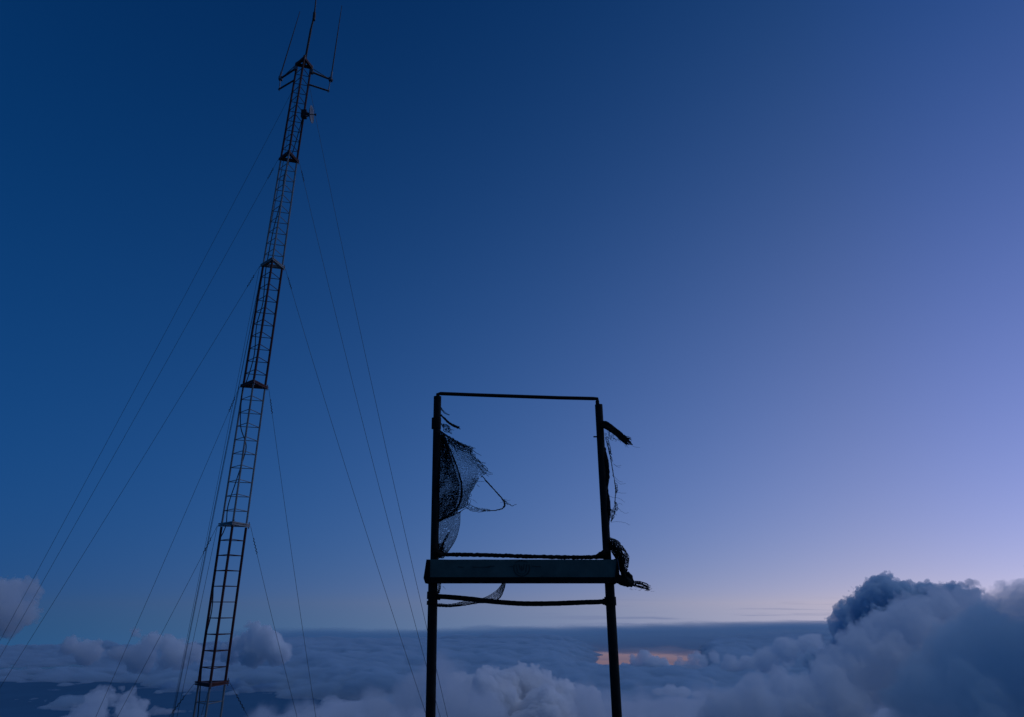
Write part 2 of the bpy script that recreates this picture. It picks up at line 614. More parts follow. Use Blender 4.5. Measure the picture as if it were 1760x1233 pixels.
blob_cloud('cumulus_cloud', 'huge smooth dark blue cloud mass filling the lower right corner',
           [(1745, 1052, 800, 50), (1770, 1040, 790, 36), (1700, 1100, 790, 60), (1655, 1150, 770, 72), (1740, 1160, 760, 115), (1600, 1225, 750, 70), (1670, 1240, 740, 100), (1830, 1110, 770, 110), (1860, 1050, 790, 80)],
           2.2, 34, 1 / 34, 14, .03, (.70, .87, .94))  # shadow side of the mass is put into its darker scatter colour
blob_cloud('cumulus_cloud', 'crisp knot of pale cauliflower clouds low between the two frame posts',
           [(790, 1196, 1050, 30), (828, 1172, 1060, 18), (850, 1168, 1060, 18), (876, 1182, 1040, 30), (906, 1170, 1050, 22), (925, 1192, 1040, 32), (850, 1222, 1000, 50), (960, 1200, 1050, 28), (940, 1240, 980, 50), (1000, 1220, 1020, 36)],
           1.4, 30, 1 / 17, 4, .24, (1, 1, 1))
blob_cloud('cumulus_cloud', 'soft pale veil of cloud rising behind the left post of the frame',
           [(752, 1150, 900, 26), (742, 1180, 900, 40), (700, 1200, 885, 40), (650, 1222, 875, 40), (770, 1215, 880, 50), (590, 1238, 870, 36), (520, 1246, 860, 36), (450, 1244, 860, 34), (830, 1232, 880, 50)],
           2.4, 46, 1 / 45, 16, .045, (.985, .993, 1.0), rough=.68, crisp=False, aniso=.2)
blob_cloud('cumulus_cloud', 'low pale cloud billows lying to the right of the right post',
           [(1010, 1222, 900, 40), (1050, 1205, 905, 26), (1090, 1215, 900, 36), (1150, 1232, 880, 42), (1215, 1218, 900, 38), (1275, 1205, 900, 36), (1320, 1180, 920, 26)],
           2.4, 38, 1 / 42, 14, .045, (.985, .993, 1.0), rough=.66, crisp=False, aniso=.5)
blob_cloud('cumulus_cloud', 'dark lens shaped cloud low beyond the right post',
           [(1130, 1190, 1500, 12, 1.6), (1152, 1187, 1500, 14, 1.4), (1175, 1190, 1500, 14, 1.4), (1195, 1194, 1500, 9, 1.6)],
           2.6, 14, 1 / 30, 5, .08)
blob_cloud('cumulus_cloud', 'small blue cumulus tower standing before the pink strip at the horizon',
           [(1108, 1132, 4300, 13), (1122, 1136, 4300, 12), (1094, 1142, 4300, 12), (1075, 1150, 4300, 9), (1140, 1148, 4300, 13), (1115, 1152, 4300, 22)],
           6, 55, 1 / 90, 12, .05)
blob_cloud('cumulus_cloud', 'blue cumulus ridge right of the small tower near the horizon',
           [(1170, 1148, 4200, 12), (1205, 1138, 4200, 15), (1228, 1134, 4200, 13), (1255, 1142, 4200, 17), (1190, 1156, 4200, 20), (1285, 1150, 4200, 20), (1320, 1140, 4200, 22), (1350, 1120, 4200, 22), (1390, 1115, 4200, 24)],
           8, 80, 1 / 120, 14, .03)
blob_cloud('cumulus_cloud', 'pinkish cumulus cloud cut off by the left edge of the picture',
           [(15, 1022, 2400, 26), (48, 1014, 2400, 17), (30, 1048, 2400, 26), (-5, 1055, 2400, 34), (12, 1075, 2400, 22), (50, 1052, 2400, 16), (-40, 1030, 2400, 40)],
           3.6, 72, 1 / 46, 14, .035)
blob_cloud('cumulus_cloud', 'faint cumulus puffs left of the mast above the cloud deck',
           [(234, 1090, 4300, 10), (262, 1104, 4300, 16), (290, 1112, 4300, 18), (312, 1110, 4300, 13), (334, 1122, 4300, 18), (300, 1128, 4300, 24), (205, 1122, 4300, 14), (120, 1108, 4300, 16), (150, 1125, 4300, 22), (240, 1130, 4300, 26)],
           6, 85, 1 / 75, 18, .03)
blob_cloud('cumulus_cloud', 'round headed cumulus tower just right of the mast',
           [(438, 1084, 4300, 15), (452, 1092, 4300, 15), (428, 1100, 4300, 15), (462, 1108, 4300, 22), (440, 1118, 4300, 26), (408, 1108, 4300, 14), (480, 1124, 4300, 20), (395, 1124, 4300, 16)],
           5, 76, 1 / 58, 12, .05)
blob_cloud('cumulus_cloud', 'ragged pale puff low at the far left below the deck',
           [(188, 1200, 1200, 20), (165, 1218, 1200, 26), (212, 1214, 1200, 20), (150, 1240, 1200, 34), (225, 1240, 1200, 30)],
           2.0, 34, 1 / 26, 10, .06)

# ------------------------------------------------------------------ lattice radio mast
MY = 15.0                                               # distance of the mast
FL = [(1176.5, 363.0, .575), (903.0, 401.5, .575), (663.0, 436.5, .545), (455.0, 468.5, .51), (272.0, 496.5, .455), (110.0, 522.5, .42)]
flange_c = [at(px, py, MY) for py, px, s in FL]
flange_s = [s for _, _, s in FL]
dn = flange_c[0] - flange_c[1]
base_c = flange_c[0] + dn * ((flange_c[0].z - (ground_z(-5.95, 15.0) + .12)) / -dn.z)
flange_c.insert(0, base_c)
flange_s.insert(0, .60)
PHI = radians(17)


def corner(k, j, scale=1.0):
    """corner j of the triangle at flange k: 0 nearest the viewer, 1 right, 2 left"""
    a = radians((-90, 30, 150)[j]) + PHI
    R = flange_s[k] / sqrt(3) * scale
    return flange_c[k] + Vector((cos(a), sin(a), 0)) * R


mast = empty('radio_mast', base_c)
tag(mast, 'tall slender triangular lattice radio mast in red and white bands, held by guy wires', 'radio mast')

b = MB()
b.box(base_c + Vector((-.55, -.55, -.6)), base_c + Vector((.55, .55, -.02)))
b.build('footing', M['concrete'], mast)

for k in range(6):
    red = (k % 2 == 1)
    mat = M['red'] if red else M['white']
    c0, c1 = flange_c[k], flange_c[k + 1]
    sec = empty('mast_section', c0)
    sec.parent = mast
    sec.matrix_parent_inverse = Matrix.Translation(-world_loc(mast))
    if red:
        sec['label'] = 'red painted mast section'
    else:
        sec['label'] = 'white painted mast section'
    inset = .84
    P0 = [corner(k, j, inset) for j in range(3)]
    P1 = [corner(k + 1, j, inset) for j in range(3)]
    for j in range(3):
        m_ = MB()
        m_.tube([P0[j] + Vector((0, 0, .03)), P1[j] - Vector((0, 0, .03))], .027 if red else .021, 8)
        m_.build('leg', mat, sec)
    n = 10 if k else max(4, int((c1.z - c0.z) / .3))
    for i in range(1, n):
        u = i / n
        Q = [P0[j].lerp(P1[j], u) for j in range(3)]
        for j in range(3):
            m_ = MB()
            m_.tube([Q[j], Q[(j + 1) % 3]], .0085, 5)
            m_.build('rung', mat, sec)

for k in range(1, 7):
    fl = MB()
    O = [corner(k, j, 1.10) for j in range(3)]
    I = [corner(k, j, .60) for j in range(3)]
    for dz_, th in ((.034, .028), (-.004, .028)):
        for j in range(3):
            j2 = (j + 1) % 3
            lo_, hi_ = Vector((0, 0, dz_ - th / 2)), Vector((0, 0, dz_ + th / 2))
            q = [O[j], O[j2], I[j2], I[j]]
            if j == 0:
                q = [O[j], O[j2], I[j2], I[j]]
            fl.hexa([p + lo_ for p in q] + [p + hi_ for p in q])
    f_ = fl.build('joint_flange', M['white'] if k in (2, 4) else M['red'], mast)
    for j in range(3):
        bo = MB()
        c = corner(k, j, .95) + Vector((.02, 0, 0))
        bo.tube([c + Vector((0, 0, -.05)), c + Vector((0, 0, .085))], .011, 6)
        bo.build('bolt', M['galv'], f_)

# cap and antennas on top
top = flange_c[6]
cap = MB()
A_ = top + Vector((0, 0, .20))
for j in range(3):
    p, q = corner(6, j, 1.02) + Vector((0, 0, .05)), corner(6, (j + 1) % 3, 1.02) + Vector((0, 0, .05))
    cap.tube([p, A_], .026, 6)
    r1, r2 = p.lerp(A_, .45), q.lerp(A_, .45)
    cap.tube([r1, r2], .018, 5)
cap.build('mast_cap', M['red'], mast)
wp = [at(524.5, 104, MY), at(534.5, 50, MY), at(540, 28, MY), at(543, 0, MY), at(547, -34, MY)]
m_ = MB()
m_.tube([wp[0] - Vector((0, 0, .12)), wp[0], wp[1]], .030, 8)
m_.tube([wp[1] - (wp[1] - wp[0]) * .02, wp[2]], [.026, .024], 8)
m_.build('antenna_tube', M['antenna'], mast)
m_ = MB()
m_.tube([wp[2] - (wp[3] - wp[2]) * .25, wp[2] + (wp[3] - wp[2]) * .2], .040, 8)
m_.build('antenna_joint', M['antenna'], mast)
m_ = MB()
m_.tube([wp[2], wp[3], wp[4]], [.020, .016, .010], 8)
m_.build('antenna_tip', M['antenna'], mast)


def level_to(p, px, py):
    """point seen at px, py that lies at the same height as p"""
    return at(px, py, p.z / ray(py))


def side_arm(leg, end_u, end_l, whip_top, up_y, lo_y):
    a = empty('side_arm', leg[0])
    a.parent = mast
    a.matrix_parent_inverse = Matrix.Translation(-world_loc(mast))
    pu, pl = leg
    eu = level_to(pu, *end_u)
    el = level_to(pl, *end_l)
    m1 = MB(); m1.tube([pu, eu], .026, 8); m1.build('arm_tube', M['antenna'], a)
    m1 = MB(); m1.tube([pl, el], .023, 8); m1.build('arm_tube', M['antenna'], a)
    d = (eu - pu).normalized()
    lk = eu - d * .05
    m1 = MB(); m1.tube([lk + Vector((0, 0, .12)), el - (el - pl).normalized() * .03 - Vector((0, 0, .05))], .013, 8); m1.build('link_tube', M['galv'], a)
    m1 = MB(); m1.tube([pu + Vector((0, 0, .13)), pu.lerp(eu, .72) + Vector((0, 0, .02))], .009, 5); m1.build('brace', M['antenna'], a)
    for c in (eu - d * .06, pu + d * .03):
        m1 = MB(); m1.box(c - Vector((.045, .045, .05)), c + Vector((.045, .045, .05))); m1.build('clamp', M['galv'], a)
    # whip antenna clamped to the arm's outer end
    w0 = eu - d * .04 + Vector((0, -.05, -.04))
    wt = at(whip_top[0], whip_top[1], w0.y)
    m1 = MB(); m1.tube([w0, w0.lerp(wt, .10)], .026, 8); m1.build('whip_base', M['galv'], a)
    m1 = MB(); m1.tube([w0.lerp(wt, .09), w0.lerp(wt, .5), wt], [.017, .014, .008], 6); m1.build('whip_antenna', M['antenna'], a)
    return eu


lL = [corner(6, 2, .84), corner(5, 2, .84)]
lR = [corner(6, 1, .84), corner(5, 1, .84)]


def on_leg(L_, dz_):
    return L_[0].lerp(L_[1], dz_ / 3.0)


side_arm((on_leg(lL, .10), on_leg(lL, .50)), (480, 137), (479, 154), (515.5, 20), 0, 0)
eR = side_arm((on_leg(lR, .12), on_leg(lR, .55)), (572, 138.5), (566, 157), (587.5, 10), 0, 0)

# small parabolic dish bolted to the right leg
dish = empty('dish_antenna', at(531, 197, MY))
dish.parent = mast
dish.matrix_parent_inverse = Matrix.Translation(-world_loc(mast))
dc = at(532.5, 197, MY)
nrm = Vector((cos(radians(3)), sin(radians(3)), 0)).normalized()
lean = at(536.5, 181, MY) - at(530, 213, MY)
vz = (lean - nrm * lean.dot(nrm)).normalized()
vy = nrm.cross(vz)
R = .22
vs, fs = [], []
rings, seg = 6, 28
for side in (0, 1):
    for i in range(rings + 1):
        rr = R * i / rings
        for k in range(seg):
            a = 2 * pi * k / seg
            vs.append(dc + nrm * (.055 * (rr / R) ** 2 - .012 * side) + (vz * sin(a) + vy * cos(a)) * rr)
for side in (0, 1):
    o0 = side * (rings + 1) * seg
    for i in range(rings):
        for k in range(seg):
            k2 = (k + 1) % seg
            q = (o0 + i * seg + k, o0 + (i + 1) * seg + k, o0 + (i + 1) * seg + k2, o0 + i * seg + k2)
            fs.append(q if side == 0 else q[::-1])
for k in range(seg):
    k2 = (k + 1) % seg
    a0 = rings * seg
    b0 = (rings + 1) * seg + rings * seg
    fs.append((a0 + k, b0 + k, b0 + k2, a0 + k2))
m_ = MB(); m_.v = vs; m_.f = fs
m_.build('reflector', M['dish'], dish, smooth=True)
m_ = MB(); m_.tube([dc, dc + nrm * .13], .010, 6); m_.tube([dc + nrm * .12, dc + nrm * .16], .028, 10)
m_.build('feed_horn', M['antenna'], dish)
lg = at(521.5, 190, MY)
lg = Vector((on_leg(lR, (lR[0].z - lg.z)).x, on_leg(lR, (lR[0].z - lg.z)).y, lg.z))
m_ = MB()
m_.box(lg - Vector((.06, .06, .11)), lg + Vector((.07, .06, .11)))
m_.build('mount_bracket', M['antenna'], dish)
m_ = MB()
m_.tube([lg + Vector((.05, 0, .03)), dc - nrm * .02], .040, 8)
m_.tube([lg + Vector((.05, 0, -.08)), dc - nrm * .02 - Vector((0, 0, .05))], .014, 6)
m_.build('mount_arm', M['antenna'], dish)

# feeder cable snaking down inside the lattice
cp = []
random.seed(5)
for px, py in [(522, 196), (514, 225), (503, 262), (489, 300), (484, 340), (470, 395), (461, 440), (456, 470), (452, 520), (441, 560), (437, 610), (424, 655), (417, 668), (414, 700), (414, 735), (423, 765), (418, 790), (405, 830), (392, 870), (389, 900), (384, 915), (376, 935), (368, 990), (364, 1050), (350, 1110), (345, 1170), (340, 1233)]:
    cp.append(at(px, py, MY + random.uniform(-.03, .05)))
pb = base_c + Vector((.02, .05, .05))
cp.append(pb)
m_ = MB(); m_.tube(catmull(cp, 5), .011, 5)
m_.build('feeder_cable', M['cable'], mast)

# ---------------------------------------------------------------- guy wires and their anchors
AN = {}


def anchor(key, px, py, Y, label):
    p = at(px, py, Y)
    AN[key] = p
    e = empty('guy_anchor', p)
    tag(e, label, 'anchor', 'guy wire anchors on the slope')
    gz = ground_z(p.x, p.y)
    m1 = MB()
    bt = min(gz, p.z) - .35
    m1.box(Vector((p.x - .28, p.y - .28, bt)), Vector((p.x + .28, p.y + .28, p.z - .12)))
    m1.build('anchor_block', M['concrete'], e)
    m1 = MB()
    m1.tube([p - Vector((0, 0, .16)), p + Vector((0, 0, .03))], .022, 8)
    m1.build('anchor_rod', M['galv'], e)
    return p


anchor('LO', -315, 1680, 14.2, 'concrete anchor block taking the three highest guy wires left of the mast')
anchor('LI', 0, 1600, 14.6, 'concrete anchor block taking the three lower guy wires left of the mast')
anchor('RO', 851, 1575, 13.2, 'concrete anchor block taking the three highest guy wires right of the mast')
anchor('RI', 586, 1506, 14.8, 'concrete anchor block taking the three lower guy wires right of the mast')
anchor('BK', 190, 1761, 20.0, 'concrete anchor block behind the mast where the rear guy wires meet')


def guy(start, a, sag=.25, turn=True):
    end = AN[a]
    pts = []
    n = 26
    for i in range(n + 1):
        u = i / n
        p = start.lerp(end, u)
        p.z -= 4 * u * (1 - u) * sag
        pts.append(p)
    w = MB()
    w.tube(pts, .0037, 4)
    o = w.build('guy_wire', M['wire'], mast)
    if turn:
        t = MB()
        d = (pts[1] - pts[0]).normalized()
        s0 = pts[0] + d * .26
        # twisted grip near the upper end
        hel = []
        for i in range(33):
            u = i / 32
            sd_ = d.cross(Vector((0, 0, 1))).normalized()
            su = sd_.cross(d)
            hel.append(s0 + d * (.34 * u) + (sd_ * cos(u * 30) + su * sin(u * 30)) * .014)
        t.tube(hel, .006, 4)
        t.build('wire_grip', M['wire'], o)
    return o


L_ = lambda k: corner(k, 2, 1.14)
R_ = lambda k: corner(k, 1, 1.14)
guy(corner(6, 2, .9) - Vector((0, 0, .75)), 'LO', .18, False)
guy(L_(5), 'LO', .16)
guy(L_(4), 'LO', .14)
guy(L_(3), 'LI', .12)
guy(L_(2), 'LI', .12)
guy(L_(1), 'LI', .05)
guy(corner(6, 1, .9) - Vector((0, 0, .55)), 'RO', .34, False)
guy(R_(5), 'RO', .28)
guy(R_(4), 'RO', .22)
guy(R_(3), 'RI', .14)
guy(R_(2), 'RI', .14)
guy(R_(1), 'RI', .06)
guy(L_(4), 'BK', .2, False)
guy(L_(3), 'BK', .2, False)
guy(corner(5, 2, .5), 'BK', .2, False)
guy(corner(6, 2, .2), 'BK', .25, False)
guy(L_(2), 'BK', .15, False)
guy(corner(1, 0, .9), 'BK', .08, False)

# ------------------------------------------------------------------ the pipe frame with its board
SY = 4.2


def S(px, py, d=0.0):
    return at(px, py, SY + d)


frame = empty('pipe_frame', Vector((0.04, SY, ground_z(0, SY))))
tag(frame, 'dark weathered pipe frame with two posts, an empty upper opening and a faded teal board', 'frame')


def pipe(name, pts, rpx, mat, parent, sides=20, py=None):
    rs = rpx if isinstance(rpx, (list, tuple)) else [rpx] * len(pts)
    m1 = MB()
    m1.tube(pts, [r * pxsize(900, SY) for r in rs], sides)
    return m1.build(name, mat, parent, smooth=False)


def rough_tube(name, ctrl, rpx, amp, mat, parent=None, seg=10, sides=10, seed=0, lumps=6.0):
    """pipe wrapped in something lumpy"""
    pts = catmull(ctrl, seg)
    m1 = MB()
    u0 = pxsize(900, SY)
    n = len(pts)
    m1.tube(pts, 1.0, sides)
    acc = 0
    for i in range(n):
        if i: acc += (pts[i] - pts[i - 1]).length
        r = (rpx(i / (n - 1)) if callable(rpx) else rpx) * u0
        for k in range(sides):
            j = i * sides + k
            dv = (m1.v[j] - pts[i])
            ns = mnoise.noise(Vector((acc * lumps * 10, k * .9, seed)))
            m1.v[j] = pts[i] + dv.normalized() * (r + amp * u0 * ns)
    return m1.build(name, mat, parent)


def ext(p, q, z):
    """extend the line q -> p down to height z"""
    d = (p - q)
    return p + d * ((z - p.z) / d.z)


def post(up_top, up_bot, lo_top, lo_bot):
    e = empty('post', S(*lo_bot))
    e.parent = frame
    e.matrix_parent_inverse = Matrix.Translation(-world_loc(frame))
    gz = ground_z(0, SY)
    pipe('upper_pipe', [S(*up_top), S(*up_bot)], 6.9, M['post'], e)
    a, b_ = S(*lo_top), S(*lo_bot)
    bot = ext(b_, a, gz - .25)
    m1 = MB(); m1.tube([a, b_, bot], 8.6 * pxsize(1200, SY), 20); m1.build('lower_pipe', M['post'], e)
    return e


pL = post((752, 682), (746.5, 965), (744.5, 985), (740, 1233))
pR = post((1029.0, 696), (1044.0, 965), (1046.5, 985), (1060.5, 1233))
# collars and couplings
pipe('coupling', [S(750.2, 719), S(749.8, 737)], 8.6, M['bar'], pL)
pipe('coupling', [S(743.9, 1017), S(743.5, 1030)], 9.6, M['bar'], pL)
pipe('coupling', [S(742.9, 1033), S(742.6, 1040)], 9.0, M['bar'], pL)
pipe('coupling', [S(1048.6, 1026), S(1049.4, 1041)], 9.8, M['bar'], pR)
pipe('side_nut', [S(1036, 1034.5), S(1043, 1034.5)], 5.0, M['bar'], pR)
pipe('side_nut', [S(749, 1026), S(757, 1027)], 4.6, M['bar'], pL)
pipe('bolt', [S(1020, 751), S(1030, 751)], 1.3, M['bar'], pR)
# thin steel rod across the top, bent down into both posts
rod = [S(753.0, 690), S(752.6, 677.5), S(757, 676.8)] + [S(*p) for p in ((820, 679.2), (890, 681.6), (960, 684), (1020, 685.4))] + [S(1026.3, 685.8), S(1026.6, 690), S(1027.6, 702)]
pipe('top_rod', rod, [3.4] * len(rod), M['bar'], frame, 10)
# rail bound with rope, lying just above the board
rough_tube('rope_bound_rail', [S(752, 953, -.03), S(830, 954.3, -.03), S(900, 956.4, -.03), S(980, 958.2, -.03), S(1042, 957.5, -.03)], 3.3, 1.3, M['rope'], frame, 40, 10, 3)
rough_tube('rope_lashing', [S(1018, 958, -.05), S(1028, 955, -.05), S(1037, 951, -.05), S(1046, 948, -.04)], lambda u: 2 + 4.5 * u, 1.6, M['rope'], frame, 8, 10, 9)
rough_tube('rope_lashing', [S(746, 940, -.01), S(752, 950, -.04), S(760, 957, -.04)], lambda u: 6 - 2 * u, 1.8, M['rope'], frame, 8, 10, 12)
# bent lower bar
rough_tube('bent_bar', [S(750, 1025, -.01), S(800, 1029, -.02), S(850, 1034.5, -.02), S(900, 1037.8, -.02), S(950, 1037.6, -.02), S(1000, 1035.8, -.02), S(1043, 1034.4, -.01)], 3.9, .45, M['bar'], frame, 16, 12, 20)

# the board: front panel, black lower lip, end caps, faded emblem
fy = SY - .10
z0 = ray(993) * fy
z1 = ray(962) * fy
xl, xr = at(739, 977, fy).x, at(1060.5, 977, fy).x
bd = empty('name_board', Vector(((xl + xr) / 2, fy, z0)))
bd.parent = frame
bd.matrix_parent_inverse = Matrix.Translation(-world_loc(frame))
m1 = MB()
n = 24
for i in range(n):
    a, b_ = xl + (xr - xl) * i / n, xl + (xr - xl) * (i + 1) / n
    w0 = .0012 * mnoise.noise(Vector((i * .5, 0, 0))); w1 = .0012 * mnoise.noise(Vector(((i + 1) * .5, 0, 0)))
    base = len(m1.v)
    m1.v += [Vector((a, fy, z0 + .002)), Vector((b_, fy, z0 + .002)), Vector((b_, fy + .035, z0 + .002)), Vector((a, fy + .035, z0 + .002)),
             Vector((a, fy, z1 + w0)), Vector((b_, fy, z1 + w1)), Vector((b_, fy + .035, z1 + w1)), Vector((a, fy + .035, z1 + w0))]
    m1.f += [(base, base + 1, base + 5, base + 4), (base + 4, base + 5, base + 6, base + 7), (base + 2, base + 3, base + 7, base + 6), (base, base + 3, base + 2, base + 1)]
m1.build('front_panel', M['board'], bd)
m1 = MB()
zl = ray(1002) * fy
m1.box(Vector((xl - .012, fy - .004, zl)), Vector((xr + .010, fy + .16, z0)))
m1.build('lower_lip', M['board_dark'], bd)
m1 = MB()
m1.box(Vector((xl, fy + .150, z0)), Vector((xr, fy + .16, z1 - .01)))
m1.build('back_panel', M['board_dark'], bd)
c = [at(733, 962, fy), at(739, 962, fy), at(739, 1003, fy), at(731, 1003, fy), at(728, 994, fy)]
m1 = MB()
base = 0
for dpt in (-.006, .165):
    m1.v += [p + Vector((0, dpt, 0)) for p in c]
m1.f = [(0, 1, 2, 3, 4), (9, 8, 7, 6, 5)] + [(i, i + 5, (i + 1) % 5 + 5, (i + 1) % 5) for i in range(5)]
m1.build('end_cap', M['board_dark'], bd)
c = [at(1060.5, 959, fy), at(1063, 959.5, fy), at(1065, 996, fy), at(1061, 1002, fy), at(1056, 1005, fy), at(1056, 1001, fy)]
m1 = MB()
for dpt in (-.006, .165):
    m1.v += [p + Vector((0, dpt, 0)) for p in c]
m1.f = [(0, 1, 2, 3, 4, 5), (11, 10, 9, 8, 7, 6)] + [(i, i + 6, (i + 1) % 6 + 6, (i + 1) % 6) for i in range(6)]
m1.build('end_cap', M['board_dark'], bd)
m1 = MB()
m1.bar(at(1061, 961, fy) + Vector((0, -.009, 0)), at(1064, 979, fy) + Vector((0, -.009, 0)), .004, .003)
m1.build('pale_edge', M['galv'], bd)  # thin pale line down the right end of the board

# emblem: a thin ring with three upright strokes inside it, and scuffed marks either side
ec = at(896.5, 976.5, fy)
u0 = pxsize(976, fy)
m1 = MB()
seg = 40
random.seed(3)
for ri, ro, a0, a1 in ((12.4, 14.6, -205, 25), (12.8, 14.0, 38, 142), (9.2, 10.0, -160, -20)):
    prev = None
    for k in range(seg + 1):
        a = radians(a0 + (a1 - a0) * k / seg)
        j = random.uniform(-.25, .25)
        p = Vector((cos(a), 0, sin(a)))
        cur = (ec + p * (ri + j) * u0 + Vector((0, -.0015, 0)), ec + p * (ro + j) * u0 + Vector((0, -.0015, 0)))
        if prev:
            bb = len(m1.v)
            m1.v += [prev[0], prev[1], cur[1], cur[0]] + [q + Vector((0, .0012, 0)) for q in (prev[0], prev[1], cur[1], cur[0])]
            m1.f += [(bb, bb + 1, bb + 2, bb + 3), (bb + 7, bb + 6, bb + 5, bb + 4), (bb, bb + 4, bb + 5, bb + 1), (bb + 2, bb + 6, bb + 7, bb + 3)]
        prev = cur
for x0, zt, x1, zb in ((-9.5, 6, -7, -5), (-4.5, 7, -2.5, -3), (0, 4, .5, -5), (4.5, 7, 3, -3), (9, 6, 7, -5), (-5, 12, -4, 9.5), (0, 12.5, 0, 10), (5, 12, 4, 9.5)):
    m1.bar(ec + Vector((x0 * u0, -.0012, zt * u0)), ec + Vector((x1 * u0, -.0012, zb * u0)), 1.7 * u0, .001, up=Vector((0, 1, 0)))
m1.build('emblem', M['emblem'], bd)
m1 = MB()
for px, py, w in ((812, 975, 30), (838, 973.5, 12), (876, 974, 9), (914, 973.5, 16), (787, 974.5, 10), (930, 990.5, 4)):
    p = at(px, py, fy) + Vector((0, -.0012, 0))
    m1.bar(p, p + Vector((w * u0, 0, random.uniform(-.8, .8) * u0)), 1.2 * u0, .001, up=Vector((0, 1, 0)))
m1.build('scuff_marks', M['emblem'], bd)


# ------------------------------------------------------------------ torn netting
THICK = 1.12


class Net:
    """threads collected as thin three-sided prisms"""
    def __init__(self):
        self.mb = MB()

    def thread(self, p, q, r):
        r *= THICK
        d = q - p
        if d.length < 1e-6:
            return
        d.normalize()
        a = d.cross(Vector((.3, .9, .1))).normalized()
        b_ = d.cross(a)
        v = self.mb.v
        k = len(v)
        for c in (p, q):
            for t in (0, 2.0944, 4.1888):
                v.append(c + (a * cos(t) + b_ * sin(t)) * r)
        self.mb.f += [(k, k + 1, k + 4, k + 3), (k + 1, k + 2, k + 5, k + 4), (k + 2, k, k + 3, k + 5)]

    def curve(self, pts, r0, r1=None, n=6, wig=0.0, seed=0):
        pts = catmull(pts, n) if len(pts) > 2 else pts
        r1 = r0 if r1 is None else r1
        out = []
        for i, p in enumerate(pts):
            if wig and 0 < i:
                s_w = wig * pxsize(900, SY)
                p = p + Vector((mnoise.noise(Vector((i * .7, seed, 0))), mnoise.noise(Vector((i * .7, seed, 5))) * .6, mnoise.noise(Vector((i * .7, seed, 9))))) * s_w
            out.append(p)
        m = len(out) - 1
        for i in range(m):
            self.thread(out[i], out[i + 1], r0 + (r1 - r0) * i / m)

    def cloth(self, A, B, nu, nv, r, depth=lambda u, v: 0.0, drop=lambda u, v: 0.0, jit=.25, zig=True, seed=1):
        """A, B: two picture-space edges as lists of (px, py); the cloth spans between them.
        u runs along the edges, v across.  depth gives metres towards (-) or away (+)"""
        rnd = random.Random(seed)
        ca = catmull([Vector((x, y, 0)) for x, y in A], 24)
        cb = catmull([Vector((x, y, 0)) for x, y in B], 24)

        def ev(c, u):
            f_ = u * (len(c) - 1)
            i = min(int(f_), len(c) - 2)
            return c[i].lerp(c[i + 1], f_ - i)
        grid = []
        for i in range(nu + 1):
            row = []
            for j in range(nv + 1):
                u, v = i / nu, j / nv
                p = ev(ca, u).lerp(ev(cb, u), v)
                x = p.x + rnd.uniform(-jit, jit)
                y = p.y + rnd.uniform(-jit, jit)
                if zig and i % 2:
                    q = ev(ca, u).lerp(ev(cb, u), min(1, v + .5 / nv))
                    x, y = q.x + rnd.uniform(-jit, jit), q.y + rnd.uniform(-jit, jit)
                row.append(S(x, y, depth(u, v)))
            grid.append(row)
        keep = [[rnd.random() >= drop(i / nu, j / nv) for j in range(nv + 1)] for i in range(nu + 1)]
        for i in range(nu + 1):
            for j in range(nv + 1):
                if not keep[i][j]:
                    continue
                if i < nu and keep[i + 1][j]:
                    self.thread(grid[i][j], grid[i + 1][j], r * rnd.uniform(.7, 1.25))
                if j < nv and keep[i][j + 1]:
                    self.thread(grid[i][j], grid[i][j + 1], r * rnd.uniform(.7, 1.25))
        return grid

    def build(self, name, mat, parent=None):
        o = self.mb.build(name, mat, parent)
        if name in ('gathered_edge', 'frayed_hem', 'frayed_end', 'frayed_tail', 'shredded_thread'):
            o['kind'] = 'stuff'
        return o


# --- the large torn flag of netting on the left post
u0 = pxsize(850, SY)
flag = empty('torn_shade_net', S(757, 900))
tag(flag, 'large tattered flag of dark netting blowing inward from the left post', 'netting')
nt_ = Net()
nt_.cloth([(754, 748), (755, 800), (754, 850), (753, 893)], [(763, 748), (782, 792), (793, 838), (786, 882)], 72, 20, .0016,
          lambda u, v: -.02 + .05 * sin(v * 3) + .01 * sin(u * 9), jit=.35, seed=2)
nt_.cloth([(754, 752), (755, 800), (754, 850), (753, 891)], [(765, 752), (779, 800), (789, 840), (780, 886)], 66, 18, .0015,
          lambda u, v: .03 + .04 * sin(v * 3 + 1), jit=.4, seed=3)
nt_.build('dense_fold', M['net'], flag)
nt_ = Net()
holes = lambda u, v: max(0.0, (v - .72) * 1.1) if u < .62 else max(0, (v - .8) * .8)
nt_.cloth([(763, 752), (775, 775), (784, 800), (792, 830), (790, 858), (782, 880)],
          [(812, 772), (822, 790), (838, 808), (822, 826), (808, 850), (804, 870)], 52, 25, .0010,
          lambda u, v: -.03 - .05 * sin(v * 2.4) * sin(u * 3), holes, jit=.5, seed=4)
nt_.cloth([(804, 862), (815, 871), (830, 874), (842, 876)], [(800, 874), (812, 877), (828, 879), (842, 879)], 22, 4, .001,
          lambda u, v: -.05, lambda u, v: .08, jit=.5, seed=5)
nt_.build('thin_web', M['net_lit'], flag)
